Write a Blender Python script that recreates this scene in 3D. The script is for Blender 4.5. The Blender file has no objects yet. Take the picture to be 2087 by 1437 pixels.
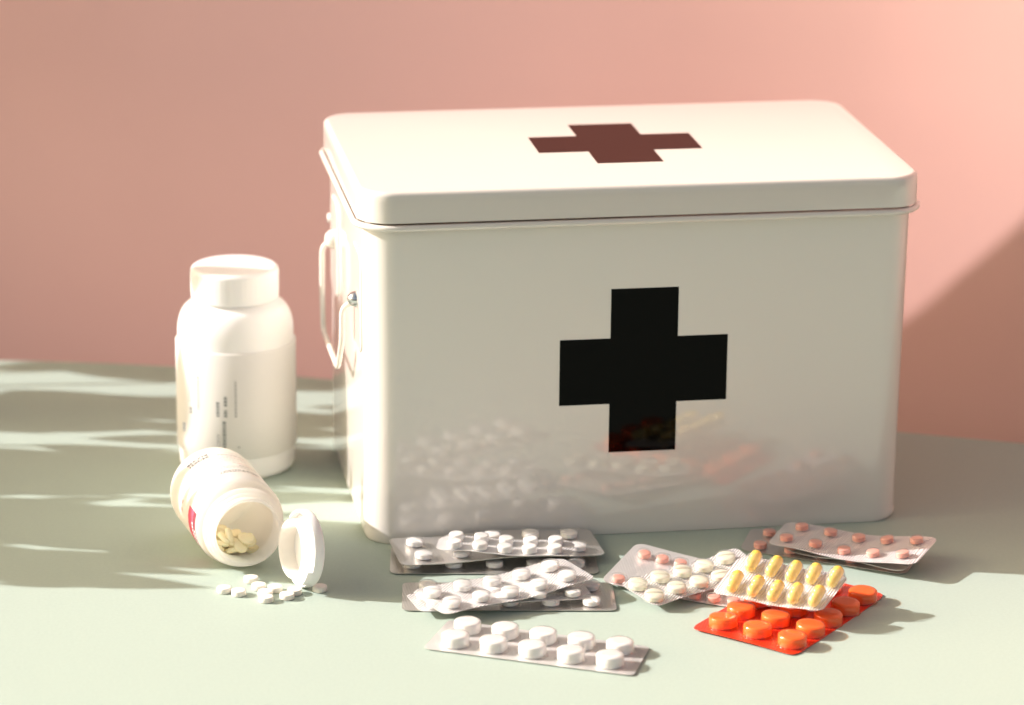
import bpy, bmesh, math, random
from mathutils import Vector, Matrix
R = math.radians
random.seed(7)
scene = bpy.context.scene
COL = scene.collection

# ---------------------------------------------------------------- camera
cam_data = bpy.data.cameras.new("camera")
cam = bpy.data.objects.new("camera", cam_data); COL.objects.link(cam)
cr = Vector((0.98690268, -0.16107527, 0.00882369)); cu = Vector((0.03849994, 0.28829936, 0.95676603)); cf = Vector((0.15665521, 0.94389525, -0.2907248))
M = Matrix(((cr.x, cu.x, -cf.x), (cr.y, cu.y, -cf.y), (cr.z, cu.z, -cf.z))).to_4x4()
M.translation = Vector((-0.393827, -1.898283, 0.700981))
cam.matrix_world = M
cam_data.sensor_width = 36; cam_data.lens = 6997.47 / 2087 * 36
cam_data.clip_start = .05; cam_data.clip_end = 100
cam_data.dof.use_dof = True; cam_data.dof.focus_distance = 1.955; cam_data.dof.aperture_fstop = 5.6
scene.camera = cam

# ---------------------------------------------------------------- light
SUN_EL = 26.5
sd = Vector((0.963, -0.2696, 0)).normalized() * math.cos(R(SUN_EL)) + Vector((0, 0, -math.sin(R(SUN_EL))))   # travel direction
world = bpy.data.worlds.new("World"); scene.world = world; world.use_nodes = True
nt = world.node_tree; nt.nodes.clear()
wo = nt.nodes.new('ShaderNodeOutputWorld'); bg = nt.nodes.new('ShaderNodeBackground')
sky = nt.nodes.new('ShaderNodeTexSky'); sky.sky_type = 'NISHITA'; sky.sun_disc = False
sky.sun_elevation = R(SUN_EL)
sky.sun_rotation = math.atan2(-sd.x, -sd.y)
sky.air_density = 0.6; sky.dust_density = 6.0; sky.ozone_density = 0.6
bg.inputs['Strength'].default_value = 0.118
tint = nt.nodes.new('ShaderNodeMix'); tint.data_type = 'RGBA'; tint.blend_type = 'MULTIPLY'; tint.inputs['Factor'].default_value = 1; tint.inputs['B'].default_value = (1.0, .94, .76, 1)   # warm white balance
nt.links.new(sky.outputs[0], tint.inputs['A']); nt.links.new(tint.outputs['Result'], bg.inputs['Color']); nt.links.new(bg.outputs[0], wo.inputs['Surface'])
sun_data = bpy.data.lights.new("sun", 'SUN'); sun_data.energy = 4.1; sun_data.angle = R(0.24); sun_data.color = (1.0, .95, .97)
sun = bpy.data.objects.new("sun", sun_data); COL.objects.link(sun); sun.location = (-3, .6, 1.6)
sun.rotation_euler = sd.to_track_quat('-Z', 'Y').to_euler()
scene.view_settings.view_transform = 'Standard'; scene.view_settings.look = 'None'
scene.view_settings.gamma = 1.0; scene.view_settings.exposure = 0.95
scene.cycles.max_bounces = 12; scene.cycles.transparent_max_bounces = 24
scene.cycles.sample_clamp_indirect = 6.0

# ---------------------------------------------------------------- materials
def mat(name, col, rough=.5, metal=0, coat=0, coat_rough=.05, spec=.5, sss=0, sheen=0, noise=0, noise_scale=300, bump=0, bump_scale=900, trans=0, trans_col=None):
    m = bpy.data.materials.new(name); m.use_nodes = True
    t = m.node_tree; p = t.nodes['Principled BSDF']
    p.inputs['Base Color'].default_value = (*col, 1); p.inputs['Roughness'].default_value = rough
    p.inputs['Metallic'].default_value = metal; p.inputs['Coat Weight'].default_value = coat
    p.inputs['Coat Roughness'].default_value = coat_rough; p.inputs['Coat IOR'].default_value = 1.65 if name == 'cream_enamel' else 1.5; p.inputs['Specular IOR Level'].default_value = spec
    if sss:
        p.inputs['Subsurface Weight'].default_value = sss; p.inputs['Subsurface Radius'].default_value = (1, .7, .45); p.inputs['Subsurface Scale'].default_value = .004
    if sheen: p.inputs['Sheen Weight'].default_value = sheen
    tc = t.nodes.new('ShaderNodeTexCoord')
    if noise:
        n = t.nodes.new('ShaderNodeTexNoise'); n.inputs['Scale'].default_value = noise_scale; n.inputs['Detail'].default_value = 6
        t.links.new(tc.outputs['Object'], n.inputs['Vector'])
        mx = t.nodes.new('ShaderNodeMix'); mx.data_type = 'RGBA'
        mx.inputs['A'].default_value = (*[c * (1 - noise) for c in col], 1); mx.inputs['B'].default_value = (*[min(1, c * (1 + noise)) for c in col], 1)
        t.links.new(n.outputs['Fac'], mx.inputs['Factor']); t.links.new(mx.outputs['Result'], p.inputs['Base Color'])
    if bump:
        n = t.nodes.new('ShaderNodeTexNoise'); n.inputs['Scale'].default_value = bump_scale; n.inputs['Detail'].default_value = 4
        t.links.new(tc.outputs['Object'], n.inputs['Vector'])
        b = t.nodes.new('ShaderNodeBump'); b.inputs['Strength'].default_value = bump; b.inputs['Distance'].default_value = .001
        t.links.new(n.outputs['Fac'], b.inputs['Height']); t.links.new(b.outputs[0], p.inputs['Normal'])
    if trans:
        tr = t.nodes.new('ShaderNodeBsdfTranslucent'); tr.inputs['Color'].default_value = (*(trans_col or col), 1)
        ms = t.nodes.new('ShaderNodeMixShader'); ms.inputs[0].default_value = trans
        t.links.new(p.outputs[0], ms.inputs[1]); t.links.new(tr.outputs[0], ms.inputs[2])
        t.links.new(ms.outputs[0], t.nodes['Material Output'].inputs['Surface'])
    return m

def film(name, tint=(1, 1, 1), refl=.9, rough=.06, haze=0.0, haze_col=(.9, .9, .9)):
    """thin clear plastic: see-through with Fresnel reflections and a little milky haze"""
    m = bpy.data.materials.new(name); m.use_nodes = True; t = m.node_tree; t.nodes.clear()
    o = t.nodes.new('ShaderNodeOutputMaterial'); tr = t.nodes.new('ShaderNodeBsdfTransparent'); tr.inputs[0].default_value = (*tint, 1)
    g = t.nodes.new('ShaderNodeBsdfGlossy'); g.inputs['Roughness'].default_value = rough
    f = t.nodes.new('ShaderNodeFresnel'); f.inputs['IOR'].default_value = 1.55
    ge = t.nodes.new('ShaderNodeNewGeometry'); mm = t.nodes.new('ShaderNodeMix'); mm.data_type = 'FLOAT'   # thin sheet: same Fresnel from both sides
    f2 = t.nodes.new('ShaderNodeFresnel'); f2.inputs['IOR'].default_value = 1 / 1.55
    t.links.new(ge.outputs['Backfacing'], mm.inputs['Factor']); t.links.new(f.outputs[0], mm.inputs['A']); mm.inputs['B'].default_value = .06
    mu = t.nodes.new('ShaderNodeMath'); mu.operation = 'MULTIPLY'; mu.inputs[1].default_value = refl
    t.links.new(mm.outputs[0], mu.inputs[0])
    base = tr
    if haze:
        d = t.nodes.new('ShaderNodeBsdfDiffuse'); d.inputs[0].default_value = (*haze_col, 1)
        tl = t.nodes.new('ShaderNodeBsdfTranslucent'); tl.inputs[0].default_value = (*haze_col, 1)
        dm = t.nodes.new('ShaderNodeMixShader'); dm.inputs[0].default_value = .5
        t.links.new(d.outputs[0], dm.inputs[1]); t.links.new(tl.outputs[0], dm.inputs[2])
        hm = t.nodes.new('ShaderNodeMixShader'); hm.inputs[0].default_value = haze
        t.links.new(tr.outputs[0], hm.inputs[1]); t.links.new(dm.outputs[0], hm.inputs[2]); base = hm
    ms = t.nodes.new('ShaderNodeMixShader')
    t.links.new(mu.outputs[0], ms.inputs[0]); t.links.new(base.outputs[0], ms.inputs[1]); t.links.new(g.outputs[0], ms.inputs[2])
    t.links.new(ms.outputs[0], o.inputs['Surface'])
    return m

def foil(name, col, metal=.75, rough=.33, rib=0.25, angle=0.0):
    """sealed aluminium backing with the fine diagonal rib of the sealing roller"""
    m = mat(name, col, rough, metal, coat=.6, coat_rough=.12)
    t = m.node_tree; p = t.nodes['Principled BSDF']
    tc = t.nodes.new('ShaderNodeTexCoord'); mp = t.nodes.new('ShaderNodeMapping'); mp.inputs['Rotation'].default_value = (0, 0, angle)
    w = t.nodes.new('ShaderNodeTexWave'); w.inputs['Scale'].default_value = 200; w.inputs['Distortion'].default_value = .3; w.inputs['Detail'].default_value = 1
    n = t.nodes.new('ShaderNodeTexNoise'); n.inputs['Scale'].default_value = 90; n.inputs['Detail'].default_value = 4
    t.links.new(tc.outputs['Object'], mp.inputs[0]); t.links.new(mp.outputs[0], w.inputs['Vector']); t.links.new(tc.outputs['Object'], n.inputs['Vector'])
    b = t.nodes.new('ShaderNodeBump'); b.inputs['Strength'].default_value = rib; b.inputs['Distance'].default_value = .0009
    b2 = t.nodes.new('ShaderNodeBump'); b2.inputs['Strength'].default_value = .35; b2.inputs['Distance'].default_value = .002
    t.links.new(w.outputs['Fac'], b.inputs['Height']); t.links.new(n.outputs['Fac'], b2.inputs['Height'])
    t.links.new(b2.outputs[0], b.inputs['Normal']); t.links.new(b.outputs[0], p.inputs['Normal'])
    mr = t.nodes.new('ShaderNodeMapRange'); mr.inputs['To Min'].default_value = rough - .1; mr.inputs['To Max'].default_value = rough + .15
    t.links.new(n.outputs['Fac'], mr.inputs['Value']); t.links.new(mr.outputs[0], p.inputs['Roughness'])
    return m

MAT = {
 'table': mat('green_paper', (.380, .458, .390), .75, noise=.07, noise_scale=500, bump=.22, bump_scale=1800, spec=.35),
 'wall': mat('pink_paper', (.735, .435, .382), .6, noise=.03, noise_scale=9, bump=.12, bump_scale=700, spec=.45),
 'enamel': mat('cream_enamel', (.775, .73, .655), .32, coat=1, coat_rough=.03, bump=.004, bump_scale=40),
 'black': mat('black_gloss_print', (.001, .001, .001), .5, coat=.14, coat_rough=.05, spec=0),
 'black_walltint': mat('black_print_wall_tint', (.042, .008, .005), .5, coat=.09, coat_rough=.2, spec=.1),  # brown of the reflected wall put into this black's base colour
 'chrome': mat('chrome', (.75, .76, .78), .12, 1),
 'plastic': mat('white_plastic', (.88, .87, .85), .38, sss=.1, trans=.12, trans_col=(.95, .93, .9), bump=.05, bump_scale=150),
 'thinplastic': mat('thin_white_plastic', (.88, .87, .85), .4, trans=.66, trans_col=(1.0, .975, .93), bump=.05, bump_scale=150),
 'paperlabel': mat('white_paper_label', (.86, .85, .84), .5, coat=.3, coat_rough=.2, trans=.5, trans_col=(.97, .95, .9)),
 'ink': mat('dark_ink', (.04, .05, .055), .6), 'inkgrey': mat('grey_ink', (.42, .42, .41), .6),
 'inkmid': mat('faded_ink', (.20, .22, .22), .6),
 'inkred': mat('pale_red_ink', (.72, .42, .40), .6), 'red': mat('red_print', (.62, .07, .13), .45), 'maroon': mat('maroon_print', (.22, .03, .05), .45),
 'inkblue': mat('blue_ink', (.2, .28, .42), .6), 'whiteink': mat('white_ink', (.85, .83, .82), .5),
 'tab_white': mat('white_tablet', (.80, .775, .73), .55, sss=.15, noise=.03, noise_scale=900, bump=.15, bump_scale=2500),
 'tab_cream': mat('cream_tablet', (.77, .74, .58), .5, sss=.15, noise=.03, noise_scale=900, bump=.1, bump_scale=2500),
 'tab_loose': mat('loose_cream_tablet', (.84, .79, .70), .6, sss=.1, noise=.03, noise_scale=900, bump=.2, bump_scale=2500),
 'tab_yellow': mat('pale_yellow_tablet', (.97, .86, .56), .6, sss=.2, noise=.04, noise_scale=600, bump=.2, bump_scale=2500),
 'tab_pink': mat('pink_tablet', (.80, .36, .27), .55, noise=.12, noise_scale=1400, bump=.15, bump_scale=2500),
 'tab_orange': mat('orange_tablet', (.95, .40, .19), .45, sss=.1, noise=.05, noise_scale=900, bump=.1, bump_scale=2500),
 'capsule': mat('yellow_capsule', (.88, .66, .12), .18, coat=.5, sss=.2, trans=.3, trans_col=(.95, .7, .1)),
 'film': film('clear_film', haze=.08, rough=.045, refl=1.5), 'filmcaps': film('capsule_film', haze=.15, rough=.05, refl=1.5), 'filmhazy': film('milky_film', haze=.16, rough=.06, refl=1.4),
 'filmred': film('orange_red_film', tint=(1, .58, .34), haze=.12, haze_col=(1, .38, .15)),
 'foil': foil('shaded_silver_foil', (.66, .63, .59), metal=.8, rib=.1), 'foil_sunlit': foil('sunlit_foil', (.74, .715, .70), metal=.3, rough=.36, rib=.55, angle=.6),  # light put into the colour: darker foil for shaded packs, lighter for sunlit ones
 'foil_smooth': foil('smooth_foil', (.80, .775, .745), metal=.5, rib=.08, rough=.3),
 'foil_red': foil('red_foil', (.80, .045, .012), metal=.25, rough=.35, rib=.2, angle=.4),
 'perf': mat('perforation_white', (.80, .78, .76), .6),
 'leaf': mat('leaf_green', (.06, .12, .04), .45, trans=.15), 'stem': mat('stem_brown', (.10, .08, .04), .7), 'pot': mat('terracotta', (.45, .2, .12), .8, noise=.1, noise_scale=40),
 'floor': mat('dark_floor', (.035, .03, .025), .6, noise=.2, noise_scale=8),
 'wood': mat('pale_wood', (.5, .36, .22), .6, noise=.15, noise_scale=20),
}

# ---------------------------------------------------------------- object helpers
def mesh_obj(name, verts, faces, m, parent=None, smooth=True, loc=(0, 0, 0), sharp=None):
    me = bpy.data.meshes.new(name); me.from_pydata([tuple(v) for v in verts], [], faces); me.update()
    return from_mesh(name, me, m, parent, smooth, loc, sharp)
def from_mesh(name, me, m, parent=None, smooth=True, loc=(0, 0, 0), sharp=None):
    bm = bmesh.new(); bm.from_mesh(me); bmesh.ops.recalc_face_normals(bm, faces=bm.faces); bm.to_mesh(me); bm.free()
    if m and not me.materials: me.materials.append(m)
    if smooth: me.shade_smooth()
    if sharp: me.set_sharp_from_angle(angle=R(sharp))
    o = bpy.data.objects.new(name, me); COL.objects.link(o); o.location = loc
    if parent: o.parent = parent
    return o
def inst(name, me, parent, mtx):
    o = bpy.data.objects.new(name, me); COL.objects.link(o); o.parent = parent; o.matrix_local = mtx
    return o
def tag(o, label=None, cat=None, group=None, kind=None):
    if label: o['label'] = label
    if cat: o['category'] = cat
    if group: o['group'] = group
    if kind: o['kind'] = kind
    return o
def empty(name, loc=(0, 0, 0)):
    o = bpy.data.objects.new(name, None); COL.objects.link(o); o.location = loc; o.empty_display_size = .02
    return o
def lathe_data(profile, n=48, close_start=False, close_end=False):
    """profile: (radius, z) list turned about z"""
    v = []; f = []
    for r, z in profile:
        for i in range(n):
            a = 2 * math.pi * i / n; v.append((r * math.cos(a), r * math.sin(a), z))
    for k in range(len(profile) - 1):
        for i in range(n):
            j = (i + 1) % n; f.append((k * n + i, k * n + j, (k + 1) * n + j, (k + 1) * n + i))
    if close_start: f.append(tuple(range(n))[::-1])
    if close_end: f.append(tuple(range((len(profile) - 1) * n, len(profile) * n)))
    return v, f
def arc(cx, cz, r, a0, a1, n=6):
    return [(cx + r * math.cos(R(a0 + (a1 - a0) * i / n)), cz + r * math.sin(R(a0 + (a1 - a0) * i / n))) for i in range(n + 1)]
def rloop(x0, x1, y0, y1, r, z, n=10):
    p = []
    for cx, cy, a in ((x1 - r, y1 - r, 0), (x0 + r, y1 - r, 90), (x0 + r, y0 + r, 180), (x1 - r, y0 + r, 270)):
        for i in range(n + 1):
            t = R(a + 90 * i / n); p.append((cx + r * math.cos(t), cy + r * math.sin(t), z))
    return p
def stack(loops, cap0=True, cap1=True, closed=False):
    n = len(loops[0]); v = [p for l in loops for p in l]; f = []
    m = len(loops)
    for k in range(m if closed else m - 1):
        for i in range(n):
            j = (i + 1) % n; a, b = k * n, ((k + 1) % m) * n
            f.append((a + i, a + j, b + j, b + i))
    if not closed:
        if cap0: f.append(tuple(range(n))[::-1])
        if cap1: f.append(tuple(range((m - 1) * n, m * n)))
    return v, f
def tube(points, rad, n=12, closed=False):
    """round wire along a list of points"""
    v = []; f = []; P = [Vector(p) for p in points]; prev = None
    for k, p in enumerate(P):
        t = (P[min(k + 1, len(P) - 1)] - P[max(k - 1, 0)]).normalized()
        if prev is None: u = t.orthogonal().normalized()
        else: u = (prev - t * prev.dot(t)).normalized()
        prev = u; w = t.cross(u)
        for i in range(n):
            a = 2 * math.pi * i / n; v.append(p + (u * math.cos(a) + w * math.sin(a)) * rad)
    for k in range(len(P) - 1):
        for i in range(n):
            j = (i + 1) % n; f.append((k * n + i, k * n + j, (k + 1) * n + j, (k + 1) * n + i))
    f.append(tuple(range(n))[::-1]); f.append(tuple(range((len(P) - 1) * n, len(P) * n)))
    return v, f
def box_data(c, s, rot=None):
    v = [Vector((x * s[0] / 2, y * s[1] / 2, z * s[2] / 2)) for x in (-1, 1) for y in (-1, 1) for z in (-1, 1)]
    if rot: v = [rot @ p for p in v]
    v = [p + Vector(c) for p in v]
    return v, [(0, 1, 3, 2), (4, 6, 7, 5), (0, 4, 5, 1), (2, 3, 7, 6), (0, 2, 6, 4), (1, 5, 7, 3)]
def join(parts):
    V = []; F = []
    for v, f in parts:
        o = len(V); V += [tuple(p) for p in v]; F += [tuple(i + o for i in q) for q in f]
    return V, F
def rounded_path(pts, r, n=6):
    P = [Vector(p) for p in pts]; out = [P[0]]
    for a, b, c in zip(P, P[1:], P[2:]):
        d1 = (a - b).normalized(); d2 = (c - b).normalized()
        s = b + d1 * r; e = b + d2 * r
        for i in range(n + 1):
            t = i / n; out.append(s * (1 - t) ** 2 + b * 2 * t * (1 - t) + e * t * t)
    return out + [P[-1]]

# ================================================================ the setting
TE = [(-1.5, .62), (-.9, .50), (-.55, .435), (-.371, .406), (-.254, .376), (-.157, .335), (.0, .262), (.10, .216), (.209, .166), (.281, .133), (.45, .055), (.70, -.06), (1.1, -.25)]   # rear edge of the table top
WP = [(-1.5, .94), (-.9, .722), (-.5, .586), (-.3, .513), (-.1, .43), (.08, .346), (.18, .296), (.25, .256), (.33, .204), (.45, .122), (.70, -.055), (1.0, -.27), (1.4, -.57)]
def cr_spline(P, n=8):
    out = []
    for i in range(len(P) - 1):
        p0 = P[max(i - 1, 0)]; p1 = P[i]; p2 = P[i + 1]; p3 = P[min(i + 2, len(P) - 1)]
        for k in range(n):
            t = k / n
            out.append(tuple(.5 * (2 * b + (c - a) * t + (2 * a - 5 * b + 4 * c - d) * t * t + (3 * b - a - 3 * c + d) * t ** 3) for a, b, c, d in zip(p0, p1, p2, p3)))
    return out + [P[-1]]
te = cr_spline(TE)
loop = te + [(1.1, -.80), (-1.5, -.60)]
n = len(loop); v = [(x, y, 0) for x, y in loop] + [(x, y, -.018) for x, y in loop]
f = [tuple(range(n))[::-1], tuple(range(n, 2 * n))] + [(i, (i + 1) % n, n + (i + 1) % n, n + i) for i in range(n)]
tbl = mesh_obj('table', v, f, MAT['table'], smooth=False); tag(tbl, kind='structure')
v, f = box_data((0, -.5, -.72), (8, 6, .04)); flo = mesh_obj('floor', v, f, MAT['floor'], smooth=False); tag(flo, kind='structure')
ws = cr_spline(WP)
v = []; f = []
for x, y in ws: v += [(x, y, -.70), (x, y, 1.3), (x + .006, y + .014, 1.3), (x + .006, y + .014, -.70)]
for k in range(len(ws) - 1):
    a = 4 * k; b = a + 4
    for i in range(4): j = (i + 1) % 4; f.append((a + i, b + i, b + j, a + j))
f += [(0, 1, 2, 3), (4 * len(ws) - 4, 4 * len(ws) - 1, 4 * len(ws) - 2, 4 * len(ws) - 3)]
wall = mesh_obj('wall', v, f, MAT['wall'], sharp=40); tag(wall, kind='structure')

# ================================================================ first aid tin
tin = empty('first_aid_box', (0, .10, 0)); OFF = (0, -.10, 0)
tag(tin, 'large cream white enamelled metal first aid box with black crosses and a rounded lid', 'first aid box')
X0, X1, Y0, Y1 = -.1640, .1606, .0, .2000
L = []
for d, z in ((-.0012, .0003), (-.0003, .0012), (.0005, .0028), (.0005, .0052), (.0001, .0062), (0, .008), (0, .012), (.0004, .06), (.0010, .12), (.0018, .185), (.0019, .1935)):
    L.append(rloop(X0 - d * .5, X1 + d, Y0 - d * .1 - 0, Y1 + d * .5, .018, z))
v, f = stack(L, True, True)
body = mesh_obj('body', v, f, MAT['enamel'], tin, loc=OFF, sharp=50)
L = []
for i in range(12):       # rolled wire bead under the lid
    a = 2 * math.pi * i / 12; d = .0050 + .0020 * math.cos(a); z = .1948 + .0019 * math.sin(a)
    L.append(rloop(X0 - d - .0008, X1 + d + .0012, Y0 - d, Y1 + d, .018 + d, z, 12))
v, f = stack(L, closed=True)
mesh_obj('rolled_rim', v, f, MAT['enamel'], tin, loc=OFF)
H = .2161; LX0, LX1, LY0, LY1 = -.1686, .1658, -.0052, .2050
L = [rloop(LX0 + .001, LX1 - .001, LY0 + .001, LY1 - .001, .019, .1985, 12), rloop(LX0, LX1, LY0, LY1, .020, .1978, 12)]
for z in (.1995, .205, .2095): L.append(rloop(LX0, LX1, LY0, LY1, .020, z, 12))
for a in (15, 30, 45, 60, 75, 90):
    d = .0034 * (1 - math.cos(R(a))); L.append(rloop(LX0 + d, LX1 - d, LY0 + d, LY1 - d, .020 - d, .2127 + .0034 * math.sin(R(a)), 12))
v, f = stack(L, True, True)
lid = mesh_obj('lid', v, f, MAT['enamel'], tin, loc=OFF, sharp=50)
def cross_outline(a, b): return [(-b, a), (-b, b), (-a, b), (-a, -b), (-b, -b), (-b, -a), (b, -a), (b, -b), (a, -b), (a, b), (b, b), (b, a)]
def cross_mesh(a, b, t, plane):
    P = cross_outline(a, b); v = []
    for k in (0, t):
        for x, y in P: v.append((x, -k, y) if plane == 'f' else (x, y, k))
    n = 12; f = [tuple(range(n)), tuple(range(n, 2 * n))[::-1]] + [(i, (i + 1) % n, n + (i + 1) % n, n + i) for i in range(n)]
    return v, f
v, f = cross_mesh(.0504, .0202, .00025, 'f'); o = mesh_obj('cross', v, f, MAT['black'], body, smooth=False, loc=(0, .00001, .1024)); tag(o, 'black cross on the front of the box')
v, f = cross_mesh(.0501, .0199, .00025, 'l'); o = mesh_obj('cross', v, f, MAT['black_walltint'], lid, smooth=False, loc=(0, .1006, H - .00001)); tag(o, 'black cross on the lid, with the wall reflection painted in as brown')
# handle on the left side
HX = -.1720
path = rounded_path([(HX + .010, .158, .146), (HX - .001, .158, .143), (HX - .001, .160, .112), (HX - .0015, .150, .089), (HX - .0015, .070, .089), (HX - .001, .052, .112), (HX - .001, .050, .134), (HX + .010, .050, .137)], .006)
v, f = tube(path, .0017, 12); mesh_obj('handle', v, f, MAT['enamel'], tin, loc=OFF)
for (yy, zz, mm, rr) in ((.158, .146, 'enamel', .0060), (.036, .142, 'chrome', .0048)):
    prof = [(.0, 0), (rr, 0), (rr, .0025), (rr * .9, .0048), (rr * .55, .0068), (0.0001, .0075)]
    v, f = lathe_data(prof, 24); v = [(-z + X0, x + yy, y + zz) for x, y, z in v]
    mesh_obj('hinge_cap', v, f, MAT[mm], tin, loc=OFF)
for (ya, yb) in ((.140, .176), (.020, .062)):
    L = []
    for d, xx in ((0, X0 + .0005), (0, X0 - .0012), (.0006, X0 - .0018)):
        L.append([(xx, y, z) for (y, z, _) in rloop(ya + d, yb - d, .112 + d, .172 - d, .008, 0, 6)])
    v, f = stack(L); mesh_obj('mounting_plate', v, f, MAT['enamel'], tin, loc=OFF, sharp=30)
v, f = tube([(X0 - .0006, .186, .150), (X0 - .0006, .189, .154)], .0020, 10)
mesh_obj('rivet', v, f, MAT['enamel'], tin, loc=OFF)

# ================================================================ print helpers (text and word blocks wrapped on a cylinder)
def text_mesh(s, size):
    c = bpy.data.curves.new('t', 'FONT'); c.body = s; c.size = size; c.align_x = 'CENTER'; c.align_y = 'CENTER'; c.resolution_u = 2; c.offset = .00008
    o = bpy.data.objects.new('t', c); COL.objects.link(o)
    me = bpy.data.meshes.new_from_object(o.evaluated_get(bpy.context.evaluated_depsgraph_get()))
    v = [tuple(q.co) for q in me.vertices]; f = [tuple(p.vertices) for p in me.polygons]
    bpy.data.objects.remove(o); bpy.data.curves.remove(c); bpy.data.meshes.remove(me)
    return v, f
def quad_strip(s0, s1, t0, t1, n=4):
    """band in print coordinates: s along the cylinder girth (m), t along its axis (m)"""
    v = []; f = []
    for i in range(n + 1):
        s = s0 + (s1 - s0) * i / n; v += [(s, t0, 0), (s, t1, 0)]
    for i in range(n): f.append((2 * i, 2 * i + 1, 2 * i + 3, 2 * i + 2))
    return v, f
# ================================================================ upright bottle
bx, by = -.2275, .1605
up = empty('pill_bottle', (bx, by, 0)); tag(up, 'tall white plastic pill bottle standing upright left of the box with its cap on', 'pill bottle')
RB = .0362
prof = [(.0001, .0006), (.028, .0006), (.0315, 0)] + arc(RB - .005, .005, .005, -80, 0, 5) + [(RB, .03), (RB, .06), (RB, .089)] + [(RB - .0105 + .0105 * math.cos(R(q)), .090 + .0185 * math.sin(R(q))) for q in range(8, 81, 9)] + [(.0258, .1095), (.0252, .1102), (.0252, .115), (.0001, .115)]
v, f = lathe_data(prof, 64); mesh_obj('body', v, f, MAT['plastic'], up, sharp=60)
RL = .0376
v, f = lathe_data([(RB + .0002, .0155), (RL - .0004, .0157), (RL, .0163), (RL, .04), (RL, .0832), (RL - .0004, .0838), (RB + .0002, .0840)], 96)
lab = mesh_obj('label', v, f, MAT['paperlabel'], up, sharp=60)
RC = .0273; v = []; f = []; n = 120
cp = [(RC - .001, .1110), (RC, .1116), (RC, .118), (RC, .1272)] + arc(RC - .003, .1278, .003, 15, 90, 5) + [(RC - .006, .1309), (.012, .1311), (.0001, .1311)]
v, f = lathe_data(cp, n)
v = [((x * (1 + 0.009 * math.cos(50 * math.atan2(y, x))) if .112 < z < .1285 else x), (y * (1 + 0.009 * math.cos(50 * math.atan2(y, x))) if .112 < z < .1285 else y), z) for x, y, z in v]
v2, f2 = lathe_data([(RC - .003, .1112), (.0260, .1108), (.0254, .116)], n)
v, f = join([(v, f), (v2, f2)])
mesh_obj('cap', v, f, MAT['plastic'], up, sharp=40)
camaz = math.atan2(-1.898 - by, -.394 - bx)
def on_up(vs, f, deg, z0, lift=.00012):
    """print on the upright bottle: text reads upwards"""
    out = []
    for s, t, _ in vs:
        a = camaz + R(deg) + (-t) / RL   # girth
        out.append(((RL + lift) * math.cos(a), (RL + lift) * math.sin(a), z0 + s))
    return out, f
def px_z(y): return (971 - y) / 3130.
def px_deg(x): return math.degrees(math.asin(max(-1, min(1, (x - 484) / 119.))))
rng = random.Random(3)
def words(s0, s1, h, wmin, wmax, gap):
    P = []; s = s0
    while s < s1:
        w = rng.uniform(wmin, wmax); e = min(s + w, s1)
        P.append(quad_strip(s, e, -h / 2, h / 2, 1)); s = e + gap
    return join(P)
cols = [(447, 835, 804, 'ink', .0020), (447, 899, 870, 'inkgrey', .0018), (462, 813, 793, 'ink', .0020), (462, 835, 821, 'ink', .0020), (459, 899, 844, 'ink', .0022),
        (482, 835, 761, 'inkgrey', .0015), (409, 827, 758, 'inkgrey', .0018), (394, 838, 825, 'ink', .0020), (392, 815, 700, 'inkgrey', .0008), (487, 898, 895, 'inkgrey', .0012), (380, 880, 862, 'inkblue', .0025)]
for x_, ya, yb, mk, h in cols:
    v, f = words(px_z(ya), px_z(yb), h, .0010, .0018, .0006)
    v, f = on_up(v, f, px_deg(x_), 0); mesh_obj('printed_line', v, f, MAT[mk if mk != 'ink' else 'inkmid'], lab, smooth=False)

# ================================================================ fallen bottle
mouth = Vector((-.2384, -.0407, 0)); ax = Vector((.172, -.985, 0)).normalized(); LS = .89; LB = .094 * LS; RF = .0262
base = mouth - ax * LB
fb = empty('pill_bottle', (base.x, base.y, RF + .0003))
tag(fb, 'open white plastic pill bottle lying on its side with pale yellow tablets inside', 'pill bottle')
e1 = Vector((-ax.y, ax.x, 0)) ; e1 = e1 if e1.x > 0 else -e1; e2 = Vector((0, 0, 1))
def B(r, a, l): return e1 * (r * math.cos(a)) + e2 * (r * math.sin(a)) + ax * (l * LS)
def lathe_B(prof, n=72):
    v, f = lathe_data(prof, n); return [e1 * x + e2 * y + ax * (z * LS) for x, y, z in v], f
po = [(.0001, .001), (.018, .001), (.0215, 0)] + arc(RF - .004, .004, .004, -80, 0, 4) + [(RF, .03), (RF, .07)] + arc(RF - .0085, .0715, .0085, 5, 62, 7) + \
     [(0.0228, .0795), (0.0220, .0800), (0.0219, .0808), (0.0236, .0814), (0.0241, .0823), (0.0236, .0832), (0.0213, .0838), (0.0211, .0860), (0.0221, .0866), (0.0225, .0874), (0.0220, .0882), (0.0207, .0888), (0.0206, .0925), (0.0203, .0937), (0.0197, .0940), (0.0189, .0937), (0.0185, .0920), (0.0186, .080), (.0195, .075), (RF - .0015, .066), (RF - .0015, .005), (.018, .0025), (.0001, .0025)]
v, f = lathe_B(po); fbody = mesh_obj('body', v, f, MAT['thinplastic'], fb, sharp=60)
RFL = RF + .00022
v = []; f = []; n = 60
for l in (.008, .0085, .040, .0725, .0728):
    for i in range(n + 1):
        a = R(-60 + 330 * i / n); rr = RFL if .0083 < l < .0727 else RF + .00003
        v.append(B(rr, a, l))
for k in range(4):
    for i in range(n): f.append((k * (n + 1) + i, k * (n + 1) + i + 1, (k + 1) * (n + 1) + i + 1, (k + 1) * (n + 1) + i))
flab = mesh_obj('label', v, f, MAT['paperlabel'], fb)
def on_fb(vs, a_deg, l0, lift=.00008, flip=1):
    return [B(RFL + lift, R(a_deg) - flip * s / RFL, l0 - flip * t) for s, t, _ in vs]
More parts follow.
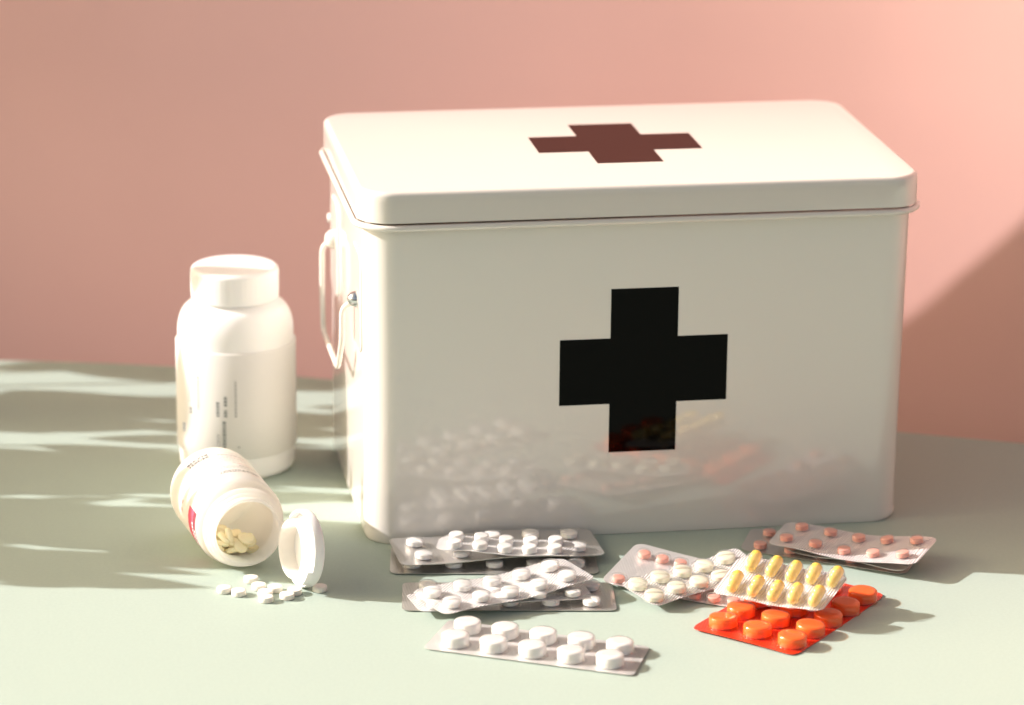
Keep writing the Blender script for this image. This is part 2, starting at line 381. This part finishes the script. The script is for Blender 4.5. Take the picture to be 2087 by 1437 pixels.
for s_, a_, l_ in (('04/2021', 118, .0205), ('KLC948', 118, .0160)):
    v, f = text_mesh(s_, .0042); mesh_obj('printed_text', on_fb(v, a_, l_, lift=.00022, flip=-1), f, MAT['ink'], flab, smooth=False)
lines = [(.016, 60, 80, 'inkgrey', .0006), (.0205, 55, 92, 'ink', .0008), (.0240, 58, 88, 'inkred', .0008), (.0275, 55, 100, 'inkgrey', .0009), (.0310, 57, 110, 'inkgrey', .0006),
         (.034, 70, 112, 'inkgrey', .0005), (.0375, 52, 80, 'inkred', .0008), (.0425, 48, 74, 'ink', .0008), (.0450, 66, 100, 'inkgrey', .0007), (.0475, 62, 102, 'inkgrey', .0007),
         (.0510, 50, 68, 'inkgrey', .0007), (.0535, 48, 104, 'ink', .0009), (.0560, 56, 106, 'ink', .0009), (.0600, 45, 66, 'inkred', .0006)]
for l_, a0, a1, mk, h in lines:
    s0 = -R(a1) * RFL; s1 = -R(a0) * RFL
    v, f = words(s0, s1, h, .0008, .0024, .0005)
    mesh_obj('printed_line', [B(RFL + .00008, -s / RFL, l_ + t) for s, t, _ in v], f, MAT[mk], flab, smooth=False)
def patch(a0, a1, l0, l1, lift, m, name='printed_patch', n=10):
    v = []; f = []
    for i in range(n + 1):
        a = R(a0 + (a1 - a0) * i / n); v += [B(RFL + lift, a, l0), B(RFL + lift, a, l1)]
    for i in range(n): f.append((2 * i, 2 * i + 1, 2 * i + 3, 2 * i + 2))
    return mesh_obj(name, v, f, MAT[m], flab)
patch(163, 235, .054, .066, .00008, 'red'); patch(163, 235, .0662, .0722, .00008, 'maroon')
for (aa, ll, hh) in ((178, .0655, .0022), (186, .0705, .0022)):
    v = []; f = []
    P = []
    for k in range(9):
        a = aa + k * 4.6
        P.append([B(RFL + .00018, R(a), ll - hh / 2), B(RFL + .00018, R(a + 3.2), ll - hh / 2), B(RFL + .00018, R(a + 3.2), ll + hh / 2), B(RFL + .00018, R(a), ll + hh / 2)])
    v, f = join([(p, [(0, 1, 2, 3)]) for p in P]); mesh_obj('printed_letters', v, f, MAT['whiteink'], flab, smooth=False)
for aa in (166, 176): 
    v = [B(RFL + .00012, R(aa), .036), B(RFL + .00012, R(aa + 5), .036), B(RFL + .00012, R(aa + 5), .039), B(RFL + .00012, R(aa), .039)]
    mesh_obj('printed_mark', v, [(0, 1, 2, 3)], MAT['inkred'], flab, smooth=False)

# ================================================================ loose tablets
def tablet_data(bulge=.0, score=False, edge=.12, n=32, band=.6):
    """unit radius tablet, height 1 (z 0..1)"""
    side0, side1 = .5 - band / 2, .5 + band / 2
    prof = [(.0001, 0), (.5, (1 - .75) * 0 + side0 * 0.1), (1 - edge, side0 * .55), (1 - edge * .3, side0 * .85), (1, side0 + .02), (1, side1 - .02), (1 - edge * .3, 1 - side0 * .85), (1 - edge, 1 - side0 * .55)]
    for r in (.8, .65, .5, .35, .2): prof.append((r * (1 - edge), 1 - side0 * .55 * r ** 2 * (1 if bulge else .3)))
    prof.append((.0001, 1))
    if not bulge: prof = [(.0001, .02), (1 - edge, .02), (1 - edge * .3, .05), (1, .12), (1, .88), (1 - edge * .3, .95), (1 - edge, .99), (.8 * (1 - edge), 1), (.6, 1), (.4, 1), (.2, 1), (.0001, 1)]
    v, f = lathe_data(prof, n)
    if score or 1:
        v = [(x, y, z - ((.24 * math.exp(-(x / .10) ** 2) if z > .7 else 0) if score else 0)) for x, y, z in v]
    return v, f
def shared(name, vf, m, smooth=True, sharp=None):
    o = mesh_obj(name, vf[0], vf[1], m, smooth=smooth, sharp=sharp); me = o.data; bpy.data.objects.remove(o); return me
ME = {
 'loose': shared('tablet', tablet_data(0), MAT['tab_loose'], sharp=50),
 'yellowish': shared('tablet', tablet_data(1, band=.45), MAT['tab_yellow']),
 'white_flat': shared('tablet', tablet_data(0), MAT['tab_white'], sharp=50),
 'white_scored': shared('tablet', tablet_data(1, True, band=.62), MAT['tab_white'], sharp=32),
 'cream_scored': shared('tablet', tablet_data(1, True, band=.62), MAT['tab_cream'], sharp=32),
 'pink': shared('tablet', tablet_data(1, band=.7), MAT['tab_pink'], sharp=32),
 'orange': shared('tablet', tablet_data(0, edge=.18), MAT['tab_orange'], sharp=60),
}
loose = [((-.2378, -.0501), 'small round white tablet lying nearest the mouth of the fallen bottle'),
 ((-.2344, -.0623), 'small white tablet second from the bottle mouth, touching no other'),
 ((-.2255, -.0668), 'small white tablet between the stuck pair and the flip cap'),
 ((-.2544, -.0644), 'small white tablet farthest left of the spilled ones'),
 ((-.2466, -.0702), 'small white tablet just right of the leftmost spilled one'),
 ((-.2318, -.0736), 'small white tablet just behind the frontmost of the touching pair'),
 ((-.2322, -.0822), 'small white tablet nearest the camera among the spilled ones'),
 ((-.2150, -.0728), 'small white tablet right under the edge of the white flip cap'),
 ((-.2200, -.0795), 'small white tablet in front of the one under the flip cap'),
 ((-.2003, -.0700), 'small cream tablet alone in the shade right of the flip cap')]
for k, ((x, y), lb) in enumerate(loose):
    rt = Matrix.Rotation(rng.uniform(0, 6), 4, 'Z')
    o = inst('tablet', ME['loose'], None, Matrix.Translation((x, y, .00005)) @ rt @ Matrix.Diagonal((.0042, .0042, .0033, 1)))
    tag(o, lb, 'tablet', 'loose tablets spilled on the table')
ctr = Vector((base.x, base.y, RF + .0003)); rin = RF - .0017
spots = []
for k in range(40):
    l = rng.uniform(.052, .083) if k < 32 else rng.uniform(.03, .06)
    lim = .0184 if l > .076 else rin
    layer = k % 3
    a = R(rng.uniform(205, 300)); rr = lim - .0030 - .0032 * layer
    spots.append((l, a, rr))
for l, a, rr in spots:
    p = ctr + B(rr, a, l)
    nrm = (-B(1, a, 0) + Vector((rng.uniform(-.5, .5), rng.uniform(-.5, .5), rng.uniform(-.2, .5)))).normalized()
    q = nrm.to_track_quat('Z', 'Y').to_matrix().to_4x4()
    o = inst('tablet', ME['yellowish'], None, Matrix.Translation(p - nrm * .0017) @ q @ Matrix.Diagonal((.0042, .0042, .0034, 1)))
    tag(o, 'pale yellow round tablet in the heap inside the fallen open bottle', 'tablet', 'tablets heaped inside the fallen bottle')

# ================================================================ flip cap
cc = Vector((-.2085, -.0600, .0227)); cax = Vector((-.953, -.302, .10)).normalized()   # open side faces camera left
cq = cax.to_track_quat('Z', 'Y').to_matrix().to_4x4()
cp_ = empty('bottle_cap', (cc.x, cc.y, 0)); tag(cp_, 'white plastic bottle cap standing on its edge beside the fallen bottle mouth', 'bottle cap')
RO = .0224
def capm(vs): return [(cq @ Vector(p)) + Vector((0, 0, cc.z)) for p in vs]
v, f = lathe_data([(.0001, -.0040), (.018, -.0040)] + arc(RO - .002, -.002, .002, -90, 0, 4) + [(RO, .0020), (RO - .0004, .0026), (RO - .0016, .0026), (RO - .002, .002), (RO - .002, -.0012), (.0172, -.0014), (.0001, -.0014)], 72)
mesh_obj('rim', capm(v), f, MAT['plastic'], cp_, sharp=45)
v, f = lathe_data([(.0172, -.0013), (.0172, .0068), (.0170, .0078), (.0163, .0084), (.0157, .0080), (.0155, .0070), (.0155, -.0013)], 72)
mesh_obj('plug_ring', capm(v), f, MAT['thinplastic'], cp_, sharp=60)
v = []; f = []
for i in range(13):
    a = R(-50 + 30 * i / 12 - 0); 
    for r_, z_ in ((RO - .002, .0024), (RO - .002, .0058), (RO - .0002, .0058), (RO + .0002, .0022)): v.append((r_ * math.cos(a), r_ * math.sin(a), z_))
for k in range(12):
    for i in range(4): j = (i + 1) % 4; f.append((4 * k + i, 4 * k + 4 + i, 4 * k + 4 + j, 4 * k + j))
f += [(0, 1, 2, 3), (48, 51, 50, 49)]
mesh_obj('thumb_tab', capm(v), f, MAT['plastic'], cp_, sharp=40)

# ================================================================ blister packs
PACKS = {
 'big_white': {"P": [[-0.1544, -0.1672, 0.001], [-0.048, -0.222, 0.001], [-0.0309, -0.1824, 0.001], [-0.1341, -0.1271, 0.001]], "n": [5, 2], "uv": [[0.128, 0.16], [0.87, 0.145], [0.131, 0.601], [0.878, 0.63]]},
 'ul_bottom': {"P": [[-0.1576, -0.0501, 0.001], [-0.0373, -0.0669, 0.001], [-0.0329, -0.0217, 0.001], [-0.1508, -0.0037, 0.001]], "n": [5, 2], "uv": [[0.11, 0.031], [0.894, 0.193], [0.118, 0.451], [0.896, 0.61]]},
 'ul_middle': {"P": [[-0.1514, -0.0528, 0.0065], [-0.0301, -0.0485, 0.006], [-0.0317, -0.0022, 0.006], [-0.153, -0.0053, 0.006]], "n": [5, 2], "uv": [[0.123, 0.116], [0.878, 0.093], [0.112, 0.55], [0.873, 0.612]]},
 'ul_top': {"P": [[-0.1302, -0.0443, 0.012], [-0.0523, -0.0676, 0.012], [-0.0481, -0.0443, 0.013], [-0.1247, -0.0235, 0.013]], "n": [5, 2], "uv": [[0.135, 0.045], [0.859, 0.026], [0.134, 0.524], [0.863, 0.662]]},
 'ml_bottom': {"P": [[-0.1583, -0.1092, 0.001], [-0.0383, -0.126, 0.001], [-0.0329, -0.082, 0.001], [-0.1522, -0.0654, 0.001]], "n": [5, 2], "uv": [[0.125, 0.082], [0.884, 0.152], [0.12, 0.678], [0.893, 0.661]]},
 'ml_middle': {"P": [[-0.1495, -0.1219, 0.0045], [-0.0497, -0.1145, 0.0055], [-0.0518, -0.0903, 0.006], [-0.1547, -0.0968, 0.0055]], "n": [5, 2], "uv": [[0.096, -0.06], [0.892, 0.223], [0.081, 0.527], [0.874, 0.673]]},
 'ml_top': {"P": [[-0.1377, -0.1346, 0.007], [-0.0461, -0.104, 0.012], [-0.0601, -0.0708, 0.013], [-0.1523, -0.1001, 0.009]], "n": [5, 2], "uv": [[0.096, 0.114], [0.852, 0.079], [0.075, 0.538], [0.849, 0.6]]},
 'pink_left': {"P": [[-0.0407, -0.0865, 0.004], [0.0398, -0.139, 0.0015], [0.0674, -0.0892, 0.003], [-0.0102, -0.0421, 0.01]], "n": [7, 2], "uv": [[0.102, 0.037], [0.836, 0.017], [0.116, 0.685], [0.841, 0.764]]},
 'cream': {"P": [[-0.0173, -0.1317, 0.005], [0.0529, -0.0961, 0.009], [0.0437, -0.0651, 0.012], [-0.033, -0.1025, 0.009]], "n": [5, 2], "uv": [[0.06, 0.19], [0.867, 0.091], [0.064, 0.659], [0.836, 0.548]]},
 'yellow': {"P": [[0.0137, -0.1324, 0.011], [0.0674, -0.1732, 0.012], [0.0921, -0.1388, 0.019], [0.0381, -0.0986, 0.02]], "n": [5, 2], "uv": [[0.175, 0.13], [0.911, 0.15], [0.194, 0.69], [0.934, 0.695]]},
 'orange': {"P": [[-0.0035, -0.1595, 0.0015], [0.0447, -0.2061, 0.001], [0.1185, -0.123, 0.001], [0.0711, -0.0746, 0.001]], "n": [3, 5], "uv": [[0.213, 0.067], [0.87, 0.094], [0.206, 0.801], [0.892, 0.848]]},
 'pr_bottom': {"P": [[0.0521, -0.0386, 0.001], [0.1382, -0.0929, 0.001], [0.1587, -0.0568, 0.001], [0.0681, -0.002, 0.001]], "n": [5, 2], "uv": [[0.113, 0.091], [0.848, 0.105], [0.123, 0.688], [0.856, 0.649]]},
 'pr_middle': {"P": [[0.0765, -0.0519, 0.004], [0.1353, -0.0994, 0.006], [0.1575, -0.0663, 0.007], [0.0917, -0.0235, 0.005]], "n": [4, 2], "uv": [[0.175, -0.056], [0.85, 0.113], [0.134, 0.599], [0.831, 0.711]]},
 'pr_top': {"P": [[0.0661, -0.0488, 0.008], [0.1398, -0.1054, 0.011], [0.1643, -0.0705, 0.014], [0.087, -0.0129, 0.008]], "n": [5, 2], "uv": [[0.104, 0.195], [0.887, 0.128], [0.137, 0.689], [0.897, 0.667]]},
}
def pocket_data(h, flare=1.22, n=72, slope=1.05, top_r=.9, flute=.018):
    v, f = lathe_data([(flare, 0), (slope + .06, .03), (slope, .12), (slope * .99, h - .22), (slope * .965, h - .08), (top_r, h), (.5, h + .01), (.0001, h + .012)], n)
    def g(x, y, z):
        k = 1 + flute * math.cos(14 * math.atan2(y, x) + 3 * z) * (1 if z < h * .9 else .2); return (x * k, y * k, z)
    return [g(*p) for p in v], f
def oval_pocket(n=36, h=1.0, slope=.16):
    """long capsule pocket, unit half length 1 along y, half width .42"""
    prof = [(1.12, 0), (1.0, .05), (.97, .3), (.9, .65), (.75, .88), (.5, .98), (.0001, 1.0)]
    v = []; f = []
    for r, z in prof:
        for i in range(n):
            a = 2 * math.pi * i / n; c = math.cos(a); s = math.sin(a)
            v.append((r * .44 * c, (abs(s) ** .8) * (1 if s > 0 else -1) * r, z * h))
    for k in range(len(prof) - 1):
        for i in range(n):
            j = (i + 1) % n; f.append((k * n + i, k * n + j, (k + 1) * n + j, (k + 1) * n + i))
    return v, f
def capsule_data(n=20):
    """two-piece gel capsule, half length 1 along y, radius .36"""
    r = .36; prof = []
    for i in range(7): a = R(-90 + 90 * i / 6); prof.append((max(.0001, r * math.cos(a)), -.64 + r * math.sin(a)))
    prof += [(r, -.05), (r * 1.06, -.045), (r * 1.06, .6)]
    for i in range(1, 7): a = R(90 * i / 6); prof.append((max(.0001, r * 1.06 * math.cos(a)), .6 + r * 1.1 * math.sin(a)))
    v, f = lathe_data(prof, n); return [(x, z, y) for x, y, z in v], f
ME['pocket_tall'] = shared('pocket', pocket_data(1.08), MAT['filmhazy'])
ME['pocket'] = shared('pocket', pocket_data(1.12, 1.3, slope=1.12, top_r=.98), MAT['film'])
ME['pocket_wide'] = shared('pocket', pocket_data(1.18, 1.6, slope=1.38, top_r=1.15), MAT['film'])
ME['pocket_red'] = shared('pocket', pocket_data(1.06, 1.12, slope=1.05), MAT['filmred'])
ME['oval'] = shared('pocket', oval_pocket(), MAT['filmcaps'])
ME['capsule'] = shared('capsule', capsule_data(), MAT['capsule'])

KIND = {  # foil material, tablet mesh, tablet radius, tablet height, pocket mesh, corner radius, sheet bend (z += a*s(u) + b*s(v)), label
 'big_white': ('foil_smooth', 'white_flat', .0074, .0064, 'pocket_tall', .003, (.0, 0), 'silver blister pack of ten large white tablets, lying nearest the camera', 'white', 0),
 'ul_bottom': ('foil', 'white_scored', .0050, .0038, 'pocket', .005, (0, 0), 'shaded silver blister pack flat on the table under the stack against the box', 'white', 0),
 'ul_middle': ('foil', 'white_scored', .0050, .0040, 'pocket', .005, (.0008, 0), 'wide shaded blister pack of white tablets in the middle of the stack against the box', 'white', 0),
 'ul_top': ('foil_sunlit', 'white_flat', .0042, .0040, 'pocket_tall', .007, (0, 0), 'small bright narrow blister strip of white tablets on top of the stack against the box', 'white', 0),
 'ml_bottom': ('foil', 'white_scored', .0050, .0040, 'pocket', .004, (0, 0), 'shaded silver blister pack of white tablets flat under the slanting white one', 'white', 1),
 'ml_middle': ('foil_sunlit', 'white_scored', .0045, .0038, 'pocket', .003, (0, 0), 'narrow ribbed blister sheet squeezed between the slanting pack and the flat shaded one', 'white', 0),
 'ml_top': ('foil_sunlit', 'white_scored', .0050, .0042, 'pocket', .005, (-.0010, 0), 'slanting bright blister pack of ten scored white tablets on top of the shaded one', 'white', 1),
 'pink_left': ('foil_smooth', 'pink', .0035, .0034, 'pocket_wide', .006, (-.0015, 0), 'large silver blister pack of small pink tablets with a curled up left corner', 'pink', 1),
 'cream': ('foil_sunlit', 'cream_scored', .0054, .0044, 'pocket', .005, (-.0012, 0), 'wavy blister pack of scored cream tablets lying over the pink ones', 'cream', 0),
 'yellow': ('foil_sunlit', 'capsule', .0085, .0046, 'oval', .006, (0, 0), 'ribbed silver blister pack of ten yellow capsules leaning on the orange pack', 'yellow', 0),
 'orange': ('foil_red', 'orange', .0079, .0062, 'pocket_red', .005, (.0006, -.0008), 'bright red blister pack of large orange tablets at the right front', 'orange', 0),
 'pr_bottom': ('foil', 'pink', .0038, .0036, 'pocket', .006, (0, 0), 'shaded silver blister pack of pink tablets flat at the foot of the box right corner', 'pink', 0),
 'pr_middle': ('foil', 'pink', .0036, .0034, 'pocket', .006, (0, 0), 'half hidden thin blister sheet between the two packs of pink tablets by the box corner', 'pink', 0),
 'pr_top': ('foil_sunlit', 'pink', .0038, .0036, 'pocket', .006, (-.0022, 0), 'bent silver blister pack of pink tablets on top, its right end catching the sun', 'pink', 1),
}
for key, d in PACKS.items():
    fm, tm, tr, th, pm, crn, bend, label, word, perf = KIND[key]
    P = [Vector(p) for p in d['P']]; c0 = (P[0] + P[1] + P[2] + P[3]) / 4; c0.z = 0
    Q = [p - c0 for p in P]; nu, nv = d['n']
    def S(u, v):
        p = Q[0] * ((1 - u) * (1 - v)) + Q[1] * (u * (1 - v)) + Q[2] * (u * v) + Q[3] * ((1 - u) * v)
        p.z += bend[0] * math.sin(math.pi * max(0, min(1, u))) + bend[1] * math.sin(math.pi * max(0, min(1, v)))
        p.z += .0007 * math.sin(u * 9 + len(key)) * (1 if min(q.z for q in P) > .003 else 0)
        return p
    def frame(u, v):
        e = .01; a = (S(u + e, v) - S(u - e, v)).normalized(); b = (S(u, v + e) - S(u, v - e)); n_ = a.cross(b).normalized(); b = n_.cross(a)
        m = Matrix((a, b, n_)).transposed().to_4x4(); return m, n_
    root = empty('blister_pack', c0); tag(root, label, 'blister pack', 'blister packs in front of the box')
    LU = ((Q[1] - Q[0]).length + (Q[2] - Q[3]).length) / 2; LV = ((Q[3] - Q[0]).length + (Q[2] - Q[1]).length) / 2
    # foil sheet with rounded corners and real thickness
    NU, NV = 36, 18; V = []; F = []
    def warp(i, j):
        x = LU * i / NU; y = LV * j / NV; r = crn
        cx = min(max(x, r), LU - r); cy = min(max(y, r), LV - r); dx, dy = x - cx, y - cy
        if dx and dy:
            h = math.hypot(dx, dy); mx = max(abs(dx), abs(dy))
            s = mx / h; x, y = cx + dx * s, cy + dy * s
        return x / LU, y / LV
    for side in (0, 1):
        for i in range(NU + 1):
            for j in range(NV + 1):
                u, v_ = warp(i, j); m, n_ = frame(u, v_); V.append(S(u, v_) - n_ * (.00028 * side))
    W = NV + 1; T = (NU + 1) * W
    for i in range(NU):
        for j in range(NV):
            a = i * W + j; F.append((a, a + W, a + W + 1, a + 1)); F.append((T + a, T + a + 1, T + a + W + 1, T + a + W))
    ring = [(i, 0) for i in range(NU)] + [(NU, j) for j in range(NV)] + [(i, NV) for i in range(NU, 0, -1)] + [(0, j) for j in range(NV, 0, -1)]
    ids = [i * W + j for i, j in ring]
    for a, b in zip(ids, ids[1:] + ids[:1]): F.append((a, T + a, T + b, b))
    mesh_obj('foil_sheet', V, F, MAT[fm], root, sharp=40)
    uv = d['uv']; (a0, a1, b0, b1) = uv
    mid = (a0[1] + a1[1] + b0[1] + b1[1]) / 4
    k = 0 if key == 'pink_left' else (.5 - mid) * .7
    lo = (tr * 1.15) / LV
    def cell(i, j):
        s = i / (nu - 1); t = j / (nv - 1)
        u = (a0[0] * (1 - s) + a1[0] * s) * (1 - t) + (b0[0] * (1 - s) + b1[0] * s) * t
        v_ = (((a0[1] + a1[1]) / 2) * (1 - t) + ((b0[1] + b1[1]) / 2) * t) + k
        if tm != 'capsule': v_ = min(max(v_, lo), 1 - lo)
        return u, v_
    for i in range(nu):
        for j in range(nv if key != 'pr_middle' else 0):
            u, v_ = cell(i, j); m, n_ = frame(u, v_); p = S(u, v_)
            if tm == 'capsule':
                tilt = Matrix.Rotation(R(20), 4, 'X')
                inst('capsule', ME['capsule'], root, Matrix.Translation(p + n_ * .0043) @ m @ Matrix.Rotation(R(2), 4, 'Z') @ Matrix.Rotation(R(13), 4, 'X') @ Matrix.Diagonal((.0088, .0078, .0088, 1)))
                inst('pocket', ME['oval'], root, Matrix.Translation(p + n_ * .00005) @ m @ Matrix.Rotation(R(2), 4, 'Z') @ Matrix.Diagonal((.0116, .0092, .0082, 1)))
            else:
                spin = Matrix.Rotation(R(rng.uniform(25, 75)) if 'scored' in tm else rng.uniform(0, 6.28), 4, 'Z')
                wob = Matrix.Rotation(R(rng.uniform(-3, 3)), 4, 'X') @ Matrix.Rotation(R(rng.uniform(-3, 3)), 4, 'Y') if 'flat' not in tm else Matrix.Identity(4)
                inst('tablet', ME[tm], root, Matrix.Translation(p + n_ * .0002) @ m @ spin @ wob @ Matrix.Diagonal((tr, tr, th, 1)))
                inst('pocket', ME[pm], root, Matrix.Translation(p + n_ * .00005) @ m @ Matrix.Diagonal((tr, tr, th, 1)))
    if key in ('yellow', 'ml_top', 'pr_top'):     # embossed batch marks along one short edge
        parts = []; ue = .045 if key != 'pr_top' else .955
        for row in range(2):
            q = .12
            while q < .88:
                w = rng.uniform(.012, .03); uu = ue + row * .028 * (1 if ue < .5 else -1)
                if rng.random() < .8:
                    n_ = frame(uu, q)[1]; parts.append(([S(a, c) + n_ * .00007 for a, c in ((uu, q), (uu + .014, q), (uu + .014, q + w), (uu, q + w))], [(0, 1, 2, 3)]))
                q += w + .014
        V, F = join(parts); mesh_obj('batch_mark', V, F, MAT['perf'], root, smooth=False)
    if perf:    # perforated lines between the cells
        parts = []
        for i in range(nu - 1):
            um = (cell(i, 0)[0] + cell(i + 1, 0)[0]) / 2
            for q in range(14):
                va, vb = .05 + q * .066, .05 + q * .066 + .04
                w = .00012 / LU
                pts = [S(um - w, va), S(um + w, va), S(um + w, vb), S(um - w, vb)]; n_ = frame(um, .5)[1]
                parts.append(([x + n_ * .00006 for x in pts], [(0, 1, 2, 3)]))
        V, F = join(parts); mesh_obj('perforation', V, F, MAT['perf'], root, smooth=False)

# ================================================================ beyond the left edge of the frame: the plant dappling the light, and an added shade board
plant = empty('potted_plant', (-1.35, .428, 0)); tag(plant, 'leafy potted plant standing left of the scene and dappling the light', 'plant')
v, f = lathe_data([(.0001, .0), (.055, 0), (.075, .12), (.082, .12), (.082, .14), (.074, .14), (.072, .125), (.0001, .122)], 32)
mesh_obj('pot', v, f, MAT['pot'], plant, sharp=40)
rg = random.Random(11); LV_ = []; ST = []
def leaf(c, size, width, tilt):
    # leaf blade facing roughly the sun; 'tilt' turns it in its own plane
    zx = (-sd + Vector((rg.uniform(-.4, .4), rg.uniform(-.4, .4), rg.uniform(-.3, .3)))).normalized()
    a = Vector((0, math.cos(tilt), math.sin(tilt))); a = (a - zx * a.dot(zx)).normalized(); b = zx.cross(a)
    n = 8; v = []; f = []
    for i in range(n + 1):
        t = i / n; w = width * math.sin(math.pi * t ** .8) ; cen = c + a * (size * (t - .5)) + zx * (.12 * size * math.sin(math.pi * t))
        v += [cen + b * w, cen - zx * (.1 * w), cen - b * w]
    for i in range(n):
        for j in range(2): f.append((3 * i + j, 3 * i + j + 1, 3 * i + 4 + j, 3 * i + 3 + j))
    return v, f
def want(y, z):
    """how thick the foliage is, y across and z up, at the plant"""
    if y < .125 - .1 * (z - .32): return 0
    if y < .20: return .45 if z < .372 else 0
    top = .378 + .022 * math.sin(y * 31) if y < .37 else .44
    if z > top: return .06 if (z < .50 and y > .27) else 0
    if y < .37: return .85
    if y < .45: return .12
    if y < .49: return .8
    if y < .60: return .12
    return .9
n_leaf = 0
while n_leaf < 400:
    y = rg.uniform(.14, .63); z = rg.uniform(.17, .50)
    if rg.random() > want(y, z): continue
    s = rg.uniform(.035, .075)
    v, f = leaf(Vector((-1.0 + rg.uniform(-.09, .09), y, z + .181)) - Vector((-1.0, .33, 0)), s, s * rg.uniform(.13, .22), rg.uniform(1.15, 2.0)); LV_.append((v, f)); n_leaf += 1
V, F = join(LV_); o = mesh_obj('leaves', V, F, MAT['leaf'], plant); tag(o, kind='stuff')
for k in range(12):
    y1 = -.11 + k * .036; p = [(rg.uniform(-.01, .01), .004 * k - .02, .12), (rg.uniform(-.04, .04), y1 * .5, .30), (rg.uniform(-.06, .06), y1, .56)]
    ST.append(tube(rounded_path(p, .05), .0018, 6))
V, F = join(ST); mesh_obj('stem', V, F, MAT['stem'], plant)

pts = [(0.322, 0), (0.348, 0), (0.348, 0.198), (0.484, 0.198), (0.479, 0.374), (0.472, 0.407), (0.465, 0.44), (0.459, 0.471), (0.445, 0.537), (0.436, 0.588), (0.427, 0.638), (0.412, 0.604), (0.392, 0.568), (0.306, 0.408), (0.288, 0.378), (0.288, 0.198), (0.322, 0.198)]  # unseen board added, its outline cut to throw the wall's diagonal shadow
v = [(-.50, y, z) for y, z in pts] + [(-.492, y, z) for y, z in pts]; n = len(pts)
f = [tuple(range(n)), tuple(range(n, 2 * n))[::-1]] + [(i, (i + 1) % n, n + (i + 1) % n, n + i) for i in range(n)]
o = mesh_obj('shade_board', v, f, MAT['wood'], smooth=False); tag(o, 'added board out of view on the left, shaped to shade the right wall', 'board')
